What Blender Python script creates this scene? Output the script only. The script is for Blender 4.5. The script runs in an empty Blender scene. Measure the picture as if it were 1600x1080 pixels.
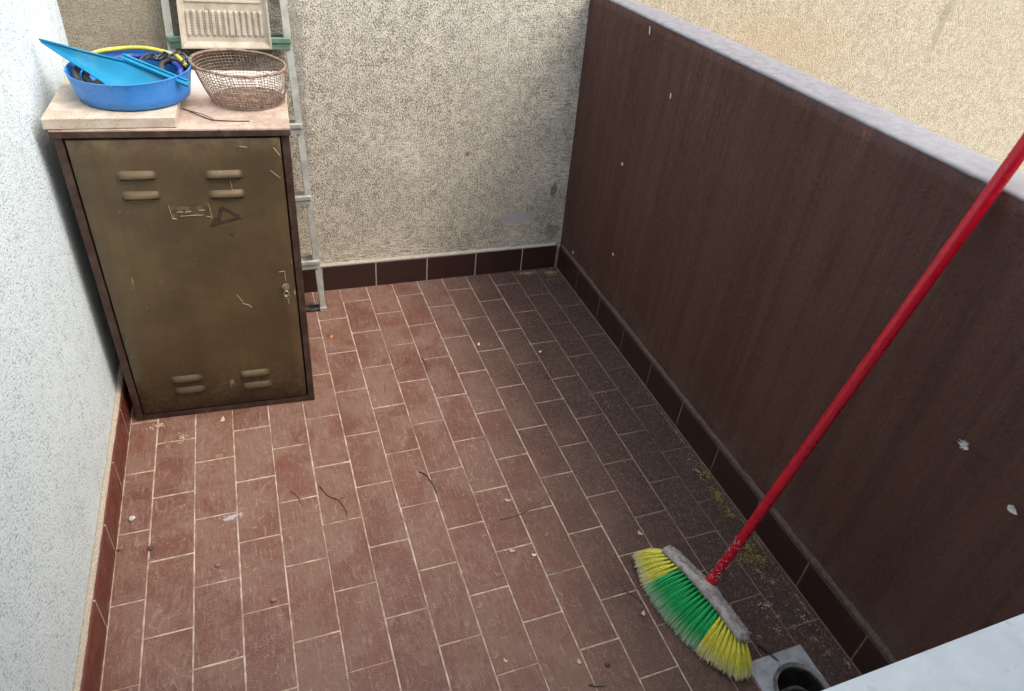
import bpy, bmesh, math, random
from mathutils import Vector, Matrix, noise as mnoise
R = math.radians
rnd = random.Random(7)
sc = bpy.context.scene
COL = sc.collection

# ------------------------------------------------------------------ camera
cam_d = bpy.data.cameras.new('camera'); cam = bpy.data.objects.new('camera', cam_d); COL.objects.link(cam)
cr = ((0.9337458, -0.3441158, 0.0985043), (-0.1240363, -0.5692265, -0.8127707), (0.3357585, 0.7467031, -0.5741957))
M = Matrix(((cr[0][0], -cr[1][0], -cr[2][0], 0.53304792),
            (cr[0][1], -cr[1][1], -cr[2][1], -1.9261931),
            (cr[0][2], -cr[1][2], -cr[2][2], 1.7796564), (0, 0, 0, 1)))
cam.matrix_world = M
cam_d.sensor_fit = 'HORIZONTAL'; cam_d.sensor_width = 36
cam_d.lens = 1083.33534 / 1600 * 36
cam_d.shift_x = (800 - 815.592) / 1600
cam_d.shift_y = (506.306 - 540) / 1600
cam_d.clip_start = 0.02; cam_d.clip_end = 500
sc.camera = cam

# ------------------------------------------------------------------ light
SUN_EL, SUN_AZ = 57, 126          # azimuth clockwise from +Y
w = bpy.data.worlds.new('World'); sc.world = w; w.use_nodes = True
nt = w.node_tree; nt.nodes.clear()
wo = nt.nodes.new('ShaderNodeOutputWorld'); bg = nt.nodes.new('ShaderNodeBackground')
sky = nt.nodes.new('ShaderNodeTexSky'); sky.sky_type = 'NISHITA'; sky.sun_disc = False
sky.sun_elevation = R(SUN_EL); sky.sun_rotation = R(SUN_AZ)
sky.dust_density = 4.0; sky.air_density = 1.0; sky.ozone_density = 1.0
bg.inputs[1].default_value = 0.15
nt.links.new(sky.outputs[0], bg.inputs[0]); nt.links.new(bg.outputs[0], wo.inputs[0])
sd = bpy.data.lights.new('sun', 'SUN'); sd.energy = 0.6; sd.angle = R(110); sd.color = (1.0, 0.98, 0.95)
sun = bpy.data.objects.new('sun', sd); COL.objects.link(sun)
sdir = Vector((math.sin(R(SUN_AZ)) * math.cos(R(SUN_EL)), math.cos(R(SUN_AZ)) * math.cos(R(SUN_EL)), math.sin(R(SUN_EL))))
sun.rotation_euler = sdir.to_track_quat('Z', 'Y').to_euler(); sun.location = (6, -2, 6)
sc.view_settings.view_transform = 'Standard'; sc.view_settings.look = 'None'
sc.view_settings.exposure = 1.6; sc.view_settings.gamma = 1; sc.view_settings.use_curve_mapping = False
try:
    sc.cycles.max_bounces = 10; sc.cycles.diffuse_bounces = 6
except Exception: pass

# ------------------------------------------------------------------ material helpers
def lin(c):
    if isinstance(c, str):
        c = [int(c[i:i + 2], 16) for i in (0, 2, 4)]
    o = []
    for v in c[:3]:
        v = v / 255.0
        o.append(v / 12.92 if v <= 0.04045 else ((v + 0.055) / 1.055) ** 2.4)
    return (*o, 1.0)

class G:
    def __init__(s, name):
        s.m = bpy.data.materials.new(name); s.m.use_nodes = True
        s.t = s.m.node_tree; s.b = s.t.nodes['Principled BSDF']
        s.geo = None
    def n(s, k): return s.t.nodes.new(k)
    def set(s, sock, v):
        if hasattr(v, 'bl_idname') or isinstance(v, bpy.types.NodeSocket): s.t.links.new(v, sock)
        elif isinstance(v, (tuple, list)) and len(v) == 3 and len(sock.default_value) == 4: sock.default_value = (*v, 1)
        else: sock.default_value = v
    def pos(s):
        if s.geo is None: s.geo = s.n('ShaderNodeNewGeometry')
        return s.geo.outputs['Position']
    def obj(s):
        return s.n('ShaderNodeTexCoord').outputs['Object']
    def map(s, v, scale=(1, 1, 1), rot=(0, 0, 0), loc=(0, 0, 0)):
        m = s.n('ShaderNodeMapping'); s.set(m.inputs[0], v)
        m.inputs['Location'].default_value = loc; m.inputs['Rotation'].default_value = rot; m.inputs['Scale'].default_value = scale
        return m.outputs[0]
    def noise(s, v, scale, detail=3, rough=.55, dist=0):
        k = s.n('ShaderNodeTexNoise'); s.set(k.inputs['Vector'], v)
        k.inputs['Scale'].default_value = scale; k.inputs['Detail'].default_value = detail
        k.inputs['Roughness'].default_value = rough; k.inputs['Distortion'].default_value = dist
        return k.outputs[0]
    def vor(s, v, scale, feat='F1', out=0):
        k = s.n('ShaderNodeTexVoronoi'); k.feature = feat; s.set(k.inputs['Vector'], v); k.inputs['Scale'].default_value = scale
        return k.outputs[out]
    def ramp(s, f, a, b, lo=0., hi=1., smooth=True):
        k = s.n('ShaderNodeMapRange'); k.clamp = True
        if smooth: k.interpolation_type = 'SMOOTHSTEP'
        s.set(k.inputs[0], f)
        for i, v in zip((1, 2, 3, 4), (a, b, lo, hi)): k.inputs[i].default_value = v
        return k.outputs[0]
    def math(s, op, a, b=0., c=None):
        k = s.n('ShaderNodeMath'); k.operation = op; s.set(k.inputs[0], a); s.set(k.inputs[1], b)
        if c is not None: s.set(k.inputs[2], c)
        return k.outputs[0]
    def mul(s, a, b): return s.math('MULTIPLY', a, b)
    def add(s, a, b): return s.math('ADD', a, b)
    def mix(s, f, a, b, mode='MIX'):
        k = s.n('ShaderNodeMix'); k.data_type = 'RGBA'; k.blend_type = mode
        s.set(k.inputs[0], f); s.set(k.inputs[6], a); s.set(k.inputs[7], b)
        return k.outputs[2]
    def sep(s, v):
        k = s.n('ShaderNodeSeparateXYZ'); s.set(k.inputs[0], v); return k.outputs
    def rand(s): return s.n('ShaderNodeObjectInfo').outputs['Random']
    def bump(s, h, strength=1., dist=.002, prev=None):
        k = s.n('ShaderNodeBump'); s.set(k.inputs['Height'], h)
        k.inputs['Strength'].default_value = strength; k.inputs['Distance'].default_value = dist
        if prev: s.t.links.new(prev, k.inputs['Normal'])
        return k.outputs[0]
    def fin(s, col, rough=.8, normal=None, metal=0., spec=.4):
        s.set(s.b.inputs['Base Color'], col); s.set(s.b.inputs['Roughness'], rough)
        s.set(s.b.inputs['Metallic'], metal); s.b.inputs['Specular IOR Level'].default_value = spec
        if normal is not None: s.t.links.new(normal, s.b.inputs['Normal'])
        return s.m

def simple(name, c, rough=.6, metal=0., var=.25, scale=40, bump=0., dirt=None, dscale=18, damt=.5, spec=.4):
    g = G(name); p = g.pos(); c = lin(c)
    n1 = g.noise(p, scale, 4)
    dark = tuple(v * (1 - var) for v in c[:3]); light = tuple(min(1, v * (1 + var)) for v in c[:3])
    col = g.mix(g.ramp(n1, .3, .7), dark, light)
    if dirt:
        m = g.mul(g.ramp(g.noise(p, dscale, 5, .65), .45, .65), damt)
        col = g.mix(m, col, lin(dirt))
    nb = g.bump(n1, bump, .002) if bump else None
    return g.fin(col, g.ramp(n1, .3, .7, rough - .08, rough + .08), nb, metal, spec)

# ---- plaster walls
def plaster(name, base, pit, scale, dist, pitlo=.36, pithi=.52, stain=None, streaks=0., bead=False, amp=1.):
    g = G(name); p = g.pos()
    n1 = g.noise(p, scale, 3, .65)
    vz = g.vor(g.map(p, (1, 1, 1)), scale * 1.5)
    h = g.add(g.mul(n1, .72), g.mul(g.math('SUBTRACT', 1., vz), .28))
    h = g.add(g.mul(h, .9), g.mul(g.math('SUBTRACT', g.noise(p, scale * .22, 2), .5), .22))
    if streaks:
        q = g.map(p, (.16, 1, 1.25), (0, R(4), 0))
        ns = g.noise(q, scale * 1.05, 3, .6)
        area = g.mul(g.ramp(g.noise(p, 1.9, 2), .42, .6), streaks)
        z = g.sep(p)[2]
        area = g.mul(area, g.ramp(z, 1.25, .75, .25, 1.))
        k = g.n('ShaderNodeMix'); k.data_type = 'FLOAT'
        g.set(k.inputs[0], area); g.set(k.inputs[2], h); g.set(k.inputs[3], ns)
        h = k.outputs[0]
        # long trowel drags
        dr = g.noise(g.map(p, (.07, 1, 1.9), (0, R(-3), 0)), 42, 2, .5)
        drag = g.mul(g.ramp(dr, .31, .22), g.ramp(g.noise(p, 3.2, 2), .46, .6))
        h = g.math('SUBTRACT', h, g.mul(drag, .14))
    f = g.ramp(h, pitlo, pithi)
    col = g.mix(f, lin(pit), lin(base))
    big = g.noise(p, 2.3, 4, .6)
    col = g.mix(g.ramp(big, .35, .7, 0., .22), col, tuple(v * .72 for v in lin(base)[:3]))
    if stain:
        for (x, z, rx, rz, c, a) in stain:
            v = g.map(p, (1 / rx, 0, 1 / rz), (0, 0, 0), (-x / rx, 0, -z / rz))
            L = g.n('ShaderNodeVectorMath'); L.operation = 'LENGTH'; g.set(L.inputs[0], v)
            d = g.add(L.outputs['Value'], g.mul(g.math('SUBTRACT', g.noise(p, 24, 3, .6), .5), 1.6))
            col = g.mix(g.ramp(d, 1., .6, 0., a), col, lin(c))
    nb = g.bump(g.ramp(h, pitlo - .12, pithi + .16), amp, dist)
    return g.fin(col, .9, nb, 0, .2)

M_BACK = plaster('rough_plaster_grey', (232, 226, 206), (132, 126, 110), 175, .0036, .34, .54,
                 [(1.70, .29, .10, .035, (190, 188, 190), .8), (1.86, .42, .02, .05, (70, 72, 55), .6), (1.88, .2, .05, .05, (110, 105, 80), .5),
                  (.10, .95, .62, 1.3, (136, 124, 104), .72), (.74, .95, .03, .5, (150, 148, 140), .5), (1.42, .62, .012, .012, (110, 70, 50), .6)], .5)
M_FACADE = plaster('rough_plaster_cream', (222, 210, 182), (166, 152, 124), 170, .003, .34, .56,
                   [(3.905, 1.3, .035, .35, (150, 140, 118), .45), (2.9, 1.0, .5, .3, (196, 172, 128), .35)])
M_LEFT = plaster('rough_plaster_white', (221, 235, 237), (166, 177, 179), 125, .0022, .27, .43, amp=.8)
M_MORTAR = simple('sandy_mortar', (168, 158, 142), .95, var=.3, scale=300, bump=.5)
M_MORTAR_GREY = simple('grey_mortar', (172, 167, 152), .95, var=.3, scale=200, bump=.5)

def parapet_mat():
    g = G('brown_painted_render'); p = g.pos()
    s1 = g.noise(g.map(p, (1, 1, .045)), 150, 4, .7)
    s2 = g.noise(g.map(p, (1, 1, .02)), 22, 3, .6)
    fine = g.noise(p, 210, 2, .6); med = g.noise(p, 60, 3, .6)
    z = g.sep(p)[2]
    top = g.ramp(z, .25, 1.1)
    col = g.mix(g.ramp(s2, .35, .65), lin((78, 51, 43)), lin((91, 62, 53)))
    st = g.mul(g.mul(g.ramp(s1, .54, .70), top), g.ramp(g.noise(p, 3.0, 2), .38, .62))
    col = g.mix(g.mul(st, .6), col, lin((128, 100, 88)))
    blot = g.ramp(g.noise(p, 3.1, 4, .65), .50, .75, 0., .4)
    col = g.mix(blot, col, lin((88, 66, 58)))
    drip = g.mul(g.ramp(g.noise(g.map(p, (1, 1, .06)), 14, 4, .65, .3), .58, .7), g.ramp(g.noise(p, 2.2, 3), .4, .65))
    col = g.mix(g.mul(drip, .5), col, lin((50, 33, 29)))
    low = g.mul(g.ramp(z, .30, .1), g.ramp(g.noise(p, 12, 4, .6), .4, .65))
    col = g.mix(g.mul(low, .55), col, lin((104, 92, 80)))
    col = g.mix(g.ramp(g.noise(p, 130, 3, .7), .55, .72, 0, .35), col, lin((112, 86, 76)))
    col = g.mix(g.ramp(g.noise(p, 130, 3, .7), .46, .30, 0, .5), col, lin((44, 29, 25)))
    spk = g.ramp(g.noise(p, 420, 1, .5), .73, .78)
    col = g.mix(g.mul(spk, .5), col, lin((170, 150, 140)))
    h = g.add(g.mul(fine, .35), g.mul(med, .65))
    return g.fin(col, g.ramp(med, .3, .7, .55, .75), g.bump(g.add(h, g.mul(g.noise(p, 11, 3), .8)), .9, .0045), 0, .35)
M_PARAPET = parapet_mat()

def coping_mat():
    g = G('weathered_white_coping'); p = g.pos()
    a = g.noise(p, 34, 5, .7); b = g.noise(p, 230, 2, .6); c2 = g.noise(p, 5, 3, .6)
    col = g.mix(g.ramp(a, .4, .62), lin((124, 124, 127)), lin((140, 140, 144)))
    col = g.mix(g.ramp(b, .52, .66, 0, .6), col, lin((112, 111, 112)))
    y_ = g.sep(p)[1]
    col = g.mix(g.mul(g.ramp(y_, -.3, -1.2), .5), col, lin((168, 170, 172)))
    col = g.mix(g.ramp(c2, .55, .7, 0, .35), col, lin((122, 118, 114)))
    return g.fin(col, .85, g.bump(g.add(a, b), .22, .0008), 0, .3)
M_COPING = coping_mat()

# ---- floor tiles
FOOT = [(1.134, .565, 20, .05, .09), (1.075, .431, 15, .045, .06), (.401, -.888, 10, .055, .13), (.529, -.246, -15, .05, .10), (.755, -.549, 5, .05, .12),
        (1.154, -.829, 25, .045, .10), (1.253, -.935, -20, .045, .07), (.61, -.754, 12, .055, .13), (.813, -.729, -8, .05, .12), (.446, -.437, 5, .04, .06),
        (.747, -.246, 15, .05, .11), (.96, -.23, 10, .05, .10), (1.05, -.55, -10, .05, .12), (.66, -1.0, 18, .055, .13), (.98, .05, 20, .05, .1), (.88, -.40, 0, .05, .12), (1.25, -.2, 12, .05, .1), (.72, -.05, -12, .05, .11)]
def tile_mat(name, skirting=False):
    g = G(name); p = g.pos(); xyz = g.sep(p)
    rv = g.rand()
    base = g.mix(rv, lin((95, 55, 42)), lin((110, 65, 50)))
    base = g.mix(g.ramp(g.noise(p, 7, 3), .35, .7), base, lin((102, 61, 49)))
    if skirting:
        col = g.mix(g.ramp(g.noise(p, 30, 4, .6), .5, .75, 0, .35), lin((104, 52, 42)), lin((130, 88, 76)))
        y = xyz[1]
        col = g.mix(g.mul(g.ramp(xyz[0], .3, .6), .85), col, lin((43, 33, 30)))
        return g.fin(col, g.ramp(g.noise(p, 20, 3), .3, .7, .28, .5), None, 0, .5)
    # dust veil
    d1 = g.noise(p, 6.5, 6, .68, .8); d2 = g.noise(p, 55, 5, .75, .5)
    sx = g.noise(g.map(p, (1, .22, 1), (0, 0, R(62))), 95, 3, .7, .4)
    dd = g.add(g.add(g.mul(d1, .48), g.mul(d2, .30)), g.mul(sx, .22))
    dd = g.add(dd, g.mul(g.math('SUBTRACT', g.rand(), .5), .03))
    veil = g.ramp(dd, .42, .56, .10, .86)
    # wiped shoe prints
    wob = g.noise(p, 16, 3, .6)
    pr = None
    for (fx, fy, ang, a, b) in FOOT:
        ca, sa = math.cos(R(ang)), math.sin(R(ang))
        v = g.n('ShaderNodeVectorMath'); v.operation = 'SUBTRACT'; g.set(v.inputs[0], p); v.inputs[1].default_value = (fx, fy, 0)
        q = g.map(v.outputs[0], (1 / a, 1 / b, 0), (0, 0, 0))
        rr = g.n('ShaderNodeVectorRotate'); rr.rotation_type = 'Z_AXIS'; g.set(rr.inputs['Vector'], v.outputs[0]); rr.inputs['Angle'].default_value = R(ang)
        g.set(q.node.inputs[0], rr.outputs[0])
        L = g.n('ShaderNodeVectorMath'); L.operation = 'LENGTH'; g.set(L.inputs[0], q)
        m = g.ramp(g.add(L.outputs['Value'], g.mul(g.math('SUBTRACT', wob, .5), 1.5)), 1.05, .75)
        pr = m if pr is None else g.math('MAXIMUM', pr, m)
    tread = g.n('ShaderNodeTexWave'); tread.wave_type = 'BANDS'; tread.bands_direction = 'Y'
    g.set(tread.inputs[0], g.map(p, (1, 1, 0), (0, 0, R(14)))); tread.inputs['Scale'].default_value = 40; tread.inputs['Distortion'].default_value = 9
    tread.inputs['Detail'].default_value = 2
    trd = g.ramp(g.add(g.mul(tread.outputs[1], .45), g.mul(d2, .75)), .45, .75, .5, 1.)
    wear = g.mul(g.mul(pr, trd), .75)
    veil = g.mul(veil, g.math('SUBTRACT', 1., wear))
    col = g.mix(veil, base, lin((124, 98, 84)))
    # fine scratches and streaky swept dust, diagonal
    sw = g.noise(g.map(p, (1, .12, 1), (0, 0, R(35))), 130, 3, .6)
    sw2 = g.noise(g.map(p, (1, .1, 1), (0, 0, R(-50))), 110, 3, .6)
    col = g.mix(g.mul(g.ramp(sw, .56, .72), .30), col, lin((180, 150, 138)))
    col = g.mix(g.mul(g.ramp(sw2, .6, .74), .25), col, lin((180, 150, 138)))
    for sc1, wd, off, amt in ((14, .010, 0., .42), (23, .010, 7., .42), (38, .014, 3., .35)):
        nn = g.noise(g.map(p, (1, 1, 1), (0, 0, R(25 * off)), (off, off * 2, 0)), sc1, 1, .4, .8)
        ln = g.ramp(g.math('ABSOLUTE', g.math('SUBTRACT', nn, .5)), wd, 0.)
        col = g.mix(g.mul(g.mul(ln, g.ramp(g.noise(p, sc1 * .9, 3, .6), .48, .62)), amt), col, lin((186, 160, 148)))
    fg = g.noise(p, 520, 2, .8)
    col = g.mix(g.ramp(fg, .52, .72, 0, .45), col, lin((176, 150, 138)))
    col = g.mix(g.ramp(fg, .48, .30, 0, .45), col, lin((84, 54, 46)))
    bs = g.noise(p, 95, 2, .75)
    col = g.mix(g.mul(g.ramp(bs, .68, .73), g.ramp(g.noise(p, 8, 3), .42, .62, .1, .7)), col, lin((190, 168, 156)))
    # soil against the parapet, spread wider to paint in the floor's shade there
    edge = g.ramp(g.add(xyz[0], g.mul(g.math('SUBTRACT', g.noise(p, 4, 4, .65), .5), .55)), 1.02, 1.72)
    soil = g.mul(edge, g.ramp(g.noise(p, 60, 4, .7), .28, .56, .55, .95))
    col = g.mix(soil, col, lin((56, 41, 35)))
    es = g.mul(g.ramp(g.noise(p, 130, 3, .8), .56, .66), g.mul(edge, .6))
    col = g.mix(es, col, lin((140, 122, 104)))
    spk = g.ramp(g.noise(p, 240, 2, .7), .60, .70)
    col = g.mix(g.mul(spk, g.ramp(g.noise(p, 10, 3), .4, .65, .2, .75)), col, lin((178, 155, 142)))
    dspk = g.ramp(g.noise(p, 170, 2, .7), .36, .28)
    col = g.mix(g.mul(dspk, .5), col, lin((60, 40, 34)))
    # white powder smear
    v = g.map(p, (1 / .035, 1 / .014, 0), (0, 0, 0), (-.343 / .035, .378 / .014, 0))
    L = g.n('ShaderNodeVectorMath'); L.operation = 'LENGTH'; g.set(L.inputs[0], v)
    pw = g.ramp(g.add(L.outputs['Value'], g.mul(g.math('SUBTRACT', g.noise(p, 90, 4, .75), .5), 4.)), 1., .2, 0, .55)
    col = g.mix(pw, col, lin((205, 205, 215)))
    h = g.add(g.noise(p, 38, 4, .6), g.mul(spk, .25))
    ro = g.ramp(g.add(veil, g.mul(soil, .5)), 0., .8, .42, .78)
    return g.fin(col, ro, g.bump(h, .35, .0012), 0, .4)
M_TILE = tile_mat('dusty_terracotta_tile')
M_SKIRT = tile_mat('glazed_skirting_tile', True)
def grout_mat():
    g = G('cement_grout'); p = g.pos(); x = g.sep(p)[0]
    col = g.mix(g.ramp(g.noise(p, 30, 4, .6), .35, .65), lin((156, 136, 118)), lin((200, 184, 166)))
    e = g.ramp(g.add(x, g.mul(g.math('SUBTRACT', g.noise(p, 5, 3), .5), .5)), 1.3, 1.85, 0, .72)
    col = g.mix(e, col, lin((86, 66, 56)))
    col = g.mix(g.ramp(g.noise(p, 9, 4, .7), .46, .66, 0, .6), col, lin((124, 98, 84)))
    return g.fin(col, .9, g.bump(g.noise(p, 300, 2), .4, .001), 0, .2)
M_GROUT = grout_mat()

# ------------------------------------------------------------------ mesh helpers
def mat_list(o, m): o.data.materials.append(m)
def obj(name, bm, m, parent=None, smooth=False, recalc=True):
    if recalc: bmesh.ops.recalc_face_normals(bm, faces=bm.faces)
    me = bpy.data.meshes.new(name)
    if parent is not None:
        bm.transform(WM[parent.name].inverted())
    bm.to_mesh(me); bm.free()
    o = bpy.data.objects.new(name, me); COL.objects.link(o)
    if m: me.materials.append(m)
    if smooth:
        for p in me.polygons: p.use_smooth = True
    if parent is not None:
        o.parent = parent; WM[o.name] = WM[parent.name]
    else: WM[o.name] = Matrix.Identity(4)
    return o
WM = {}
def thing(name, label, cat, loc=(0, 0, 0), group=None, rz=0.):
    o = bpy.data.objects.new(name, None); COL.objects.link(o); o.empty_display_size = .05
    o.location = loc; o.rotation_euler = (0, 0, rz)
    WM[o.name] = Matrix.Translation(loc) @ Matrix.Rotation(rz, 4, 'Z')
    return tag(o, label, cat, group)
def tag(o, label, cat, group=None, kind=None):
    if label: o['label'] = label
    if cat: o['category'] = cat
    if group: o['group'] = group
    if kind: o['kind'] = kind
    return o
def recenter(o):
    """put the origin of a top-level single mesh at its base centre"""
    me = o.data; c = [0, 0, 0]
    xs = [v.co.x for v in me.vertices]; ys = [v.co.y for v in me.vertices]; zs = [v.co.z for v in me.vertices]
    b = Vector(((min(xs) + max(xs)) / 2, (min(ys) + max(ys)) / 2, min(zs)))
    me.transform(Matrix.Translation(-b)); o.location = b
    return o
def box(bm, a, b, bev=0., seg=1):
    r = bmesh.ops.create_cube(bm, size=1.)
    vs = r['verts']; c = [(a[i] + b[i]) / 2 for i in range(3)]; s = [abs(b[i] - a[i]) for i in range(3)]
    for v in vs: v.co = Vector((c[0] + v.co.x * s[0], c[1] + v.co.y * s[1], c[2] + v.co.z * s[2]))
    if bev:
        es = list({e for v in vs for e in v.link_edges})
        bmesh.ops.bevel(bm, geom=es, offset=bev, segments=seg, affect='EDGES', profile=.7)
    return vs
def mkbox(a, b, bev=0., seg=1):
    bm = bmesh.new(); box(bm, a, b, bev, seg); return bm
def tube(bm, pts, rad, n=8, cap=True, closed=False):
    pts = [Vector(p) for p in pts]; rings = []
    rads = rad if isinstance(rad, (list, tuple)) else [rad] * len(pts)
    up = None
    for i, p in enumerate(pts):
        if closed: t = pts[(i + 1) % len(pts)] - pts[i - 1]
        else: t = pts[min(i + 1, len(pts) - 1)] - pts[max(i - 1, 0)]
        t.normalize()
        if up is None:
            up = t.orthogonal().normalized()
        up = (up - t * up.dot(t))
        if up.length < 1e-6: up = t.orthogonal()
        up.normalize(); sd_ = t.cross(up)
        rings.append([bm.verts.new(p + (up * math.cos(2 * math.pi * k / n) + sd_ * math.sin(2 * math.pi * k / n)) * rads[i]) for k in range(n)])
    m = len(rings)
    for i in range(m if closed else m - 1):
        a, b = rings[i], rings[(i + 1) % m]
        for k in range(n): bm.faces.new((a[k], a[(k + 1) % n], b[(k + 1) % n], b[k]))
    if cap and not closed:
        bm.faces.new(rings[0]); bm.faces.new(rings[-1][::-1])
    return rings
def mktube(*a, **k):
    bm = bmesh.new(); tube(bm, *a, **k); return bm
def spline(pts, n=8):
    pts = [Vector(p) for p in pts]; out = []
    P = [pts[0] * 2 - pts[1]] + pts + [pts[-1] * 2 - pts[-2]]
    for i in range(1, len(P) - 2):
        for k in range(n):
            t = k / n; a, b, c, d = P[i - 1:i + 3]
            out.append(.5 * ((2 * b) + (c - a) * t + (2 * a - 5 * b + 4 * c - d) * t * t + (3 * b - a - 3 * c + d) * t ** 3))
    out.append(pts[-1]); return out
def loft(bm, rings, closed=True, capa=False, capb=False):
    R_ = [[bm.verts.new(p) for p in r] for r in rings]
    n = len(R_[0])
    for i in range(len(R_) - 1):
        for k in range(n if closed else n - 1):
            bm.faces.new((R_[i][k], R_[i][(k + 1) % n], R_[i + 1][(k + 1) % n], R_[i + 1][k]))
    if capa: bm.faces.new(R_[0][::-1])
    if capb: bm.faces.new(R_[-1])
    return R_
def prism(bm, poly, vec):
    """extrude a polygon of 3d points by vec"""
    a = [bm.verts.new(p) for p in poly]; b = [bm.verts.new(Vector(p) + Vector(vec)) for p in poly]
    bm.faces.new(a[::-1]); bm.faces.new(b); n = len(a)
    for k in range(n): bm.faces.new((a[k], a[(k + 1) % n], b[(k + 1) % n], b[k]))
def circ(c, r, n, z, ry=None):
    ry = ry or r
    return [(c[0] + r * math.cos(2 * math.pi * k / n), c[1] + ry * math.sin(2 * math.pi * k / n), z) for k in range(n)]

# ------------------------------------------------------------------ SETTING
XL, XR, YB, YN = .035, 1.925, .83, -1.72
TW, TL, GAP = .12, .24, .0037
DR = (1.622, -1.438, 1.808, -1.252)        # drain plate rectangle

def rect_minus(r, h):
    x0, y0, x1, y1 = r; a0, b0, a1, b1 = h
    if a0 >= x1 or a1 <= x0 or b0 >= y1 or b1 <= y0: return [r]
    out = []
    if y1 > b1: out.append((x0, b1, x1, y1))
    if y0 < b0: out.append((x0, y0, x1, b0))
    m0, m1 = max(y0, b0), min(y1, b1)
    if x0 < a0: out.append((x0, m0, a0, m1))
    if x1 > a1: out.append((a1, m0, x1, m1))
    return out
bm = bmesh.new()
for r in rect_minus((-.03, YN - .05, 1.96, .86), (DR[0] + .01, DR[1] + .01, DR[2] - .01, DR[3] - .01)):
    a = [bm.verts.new((x, y, -.0018)) for x, y in ((r[0], r[1]), (r[2], r[1]), (r[2], r[3]), (r[0], r[3]))]
    bm.faces.new(a)
floor = obj('floor', bm, M_GROUT); floor['kind'] = 'structure'
tile_cache = {}
def tile_mesh(sx, sy):
    key = (round(sx, 3), round(sy, 3))
    if key not in tile_cache:
        bm = bmesh.new(); b = .0016
        lo = [(-sx / 2, -sy / 2), (sx / 2, -sy / 2), (sx / 2, sy / 2), (-sx / 2, sy / 2)]
        hi = [(-sx / 2 + b, -sy / 2 + b), (sx / 2 - b, -sy / 2 + b), (sx / 2 - b, sy / 2 - b), (-sx / 2 + b, sy / 2 - b)]
        loft(bm, [[(x, y, -.006) for x, y in lo], [(x, y, -.0012) for x, y in lo], [(x, y, 0) for x, y in hi]], True, False, True)
        bmesh.ops.recalc_face_normals(bm, faces=bm.faces)
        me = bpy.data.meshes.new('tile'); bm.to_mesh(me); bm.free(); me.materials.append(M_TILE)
        tile_cache[key] = me
    return tile_cache[key]
for c in range(1, 17):
    x0, x1 = max((c - 1) * TW, XL), min(c * TW, XR)
    off = .5 if c % 2 else 0.
    for k in range(-5, 9):
        s0 = k + off
        y1, y0 = min(-s0 * TL, YB), max(-(s0 + 1) * TL, YN)
        if y1 - y0 < .02: continue
        for (a, b, c2, d) in rect_minus((x0 + GAP / 2, y0 + GAP / 2, x1 - GAP / 2, y1 - GAP / 2), (DR[0] - .004, DR[1] - .004, DR[2] + .004, DR[3] + .004)):
            if c2 - a < .012 or d - b < .012: continue
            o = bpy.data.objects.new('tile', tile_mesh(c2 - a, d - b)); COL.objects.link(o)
            o.parent = floor
            o.location = ((a + c2) / 2 + rnd.uniform(-.0005, .0005), (b + d) / 2 + rnd.uniform(-.0006, .0006), rnd.uniform(-.0004, .0004))
            o.scale = (rnd.uniform(.990, 1.002), rnd.uniform(.994, 1.001), 1)
            o.rotation_euler = (rnd.uniform(-.002, .002), rnd.uniform(-.003, .003), rnd.uniform(-.003, .003))

def wavy_strip(bm, path, wid, hgt, nrm, seed):
    """mortar bead: a low irregular ridge along path (list of points), nrm = outward direction"""
    nrm = Vector(nrm); rings = []
    for i, p in enumerate(path):
        p = Vector(p); j = mnoise.noise(p * 9 + Vector((seed, 0, 0))); j2 = mnoise.noise(p * 31 + Vector((0, seed, 0)))
        w_ = wid * (1 + .08 * j + .10 * j2); h_ = hgt * (1 + .25 * j2 + .15 * j)
        rings.append([p, p + nrm * w_, p + nrm * w_ * .9 + Vector((0, 0, h_ * .45)), p + nrm * w_ * .45 + Vector((0, 0, h_ * .9)), p + Vector((0, 0, h_))])
    loft(bm, rings, True, True, True)

def lerp(a, b, t): return a + (b - a) * t
GSK = 'skirting tiles round the balcony floor'
def skirting(parent, joints, mk):
    """joints: run positions; mk(a,b) -> bmesh"""
    for a, b in zip(joints[:-1], joints[1:]):
        obj('skirting_tile', mk(a + .0018, b - .0018), M_SKIRT, parent)
def cuts(lo, hi, first, step=.24):
    k = math.ceil((lo - first) / step - 1e-6); js = [lo]
    while first + k * step < hi - .01:
        v = first + k * step
        if v > lo + .01: js.append(v)
        k += 1
    js.append(hi); return js

# left wall
XW = .014
lw = thing('plaster_wall', 'bright white pitted plaster wall on the left, beside the metal cabinet', 'wall', (XW, -.45, 0))
obj('wall_body', mkbox((-.24, YN - .3, -.15), (XW, .845, 2.75)), M_LEFT, lw)
skirting(lw, cuts(YN, .815, -.42), lambda a, b: mkbox((XW + .001, a, -.004), (.034, b, .121), .0015))
bm = bmesh.new(); wavy_strip(bm, [(XW - .001, lerp(YN, .81, i / 150), .1215) for i in range(151)], .0165, .007, (1, 0, 0), 3.)
obj('mortar_bead', bm, M_MORTAR, lw, True)
bm = bmesh.new(); box(bm, (XW + .001, YN, -.004), (.0334, .81, .1195)); obj('mortar_bed', bm, M_MORTAR_GREY, lw)

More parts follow.
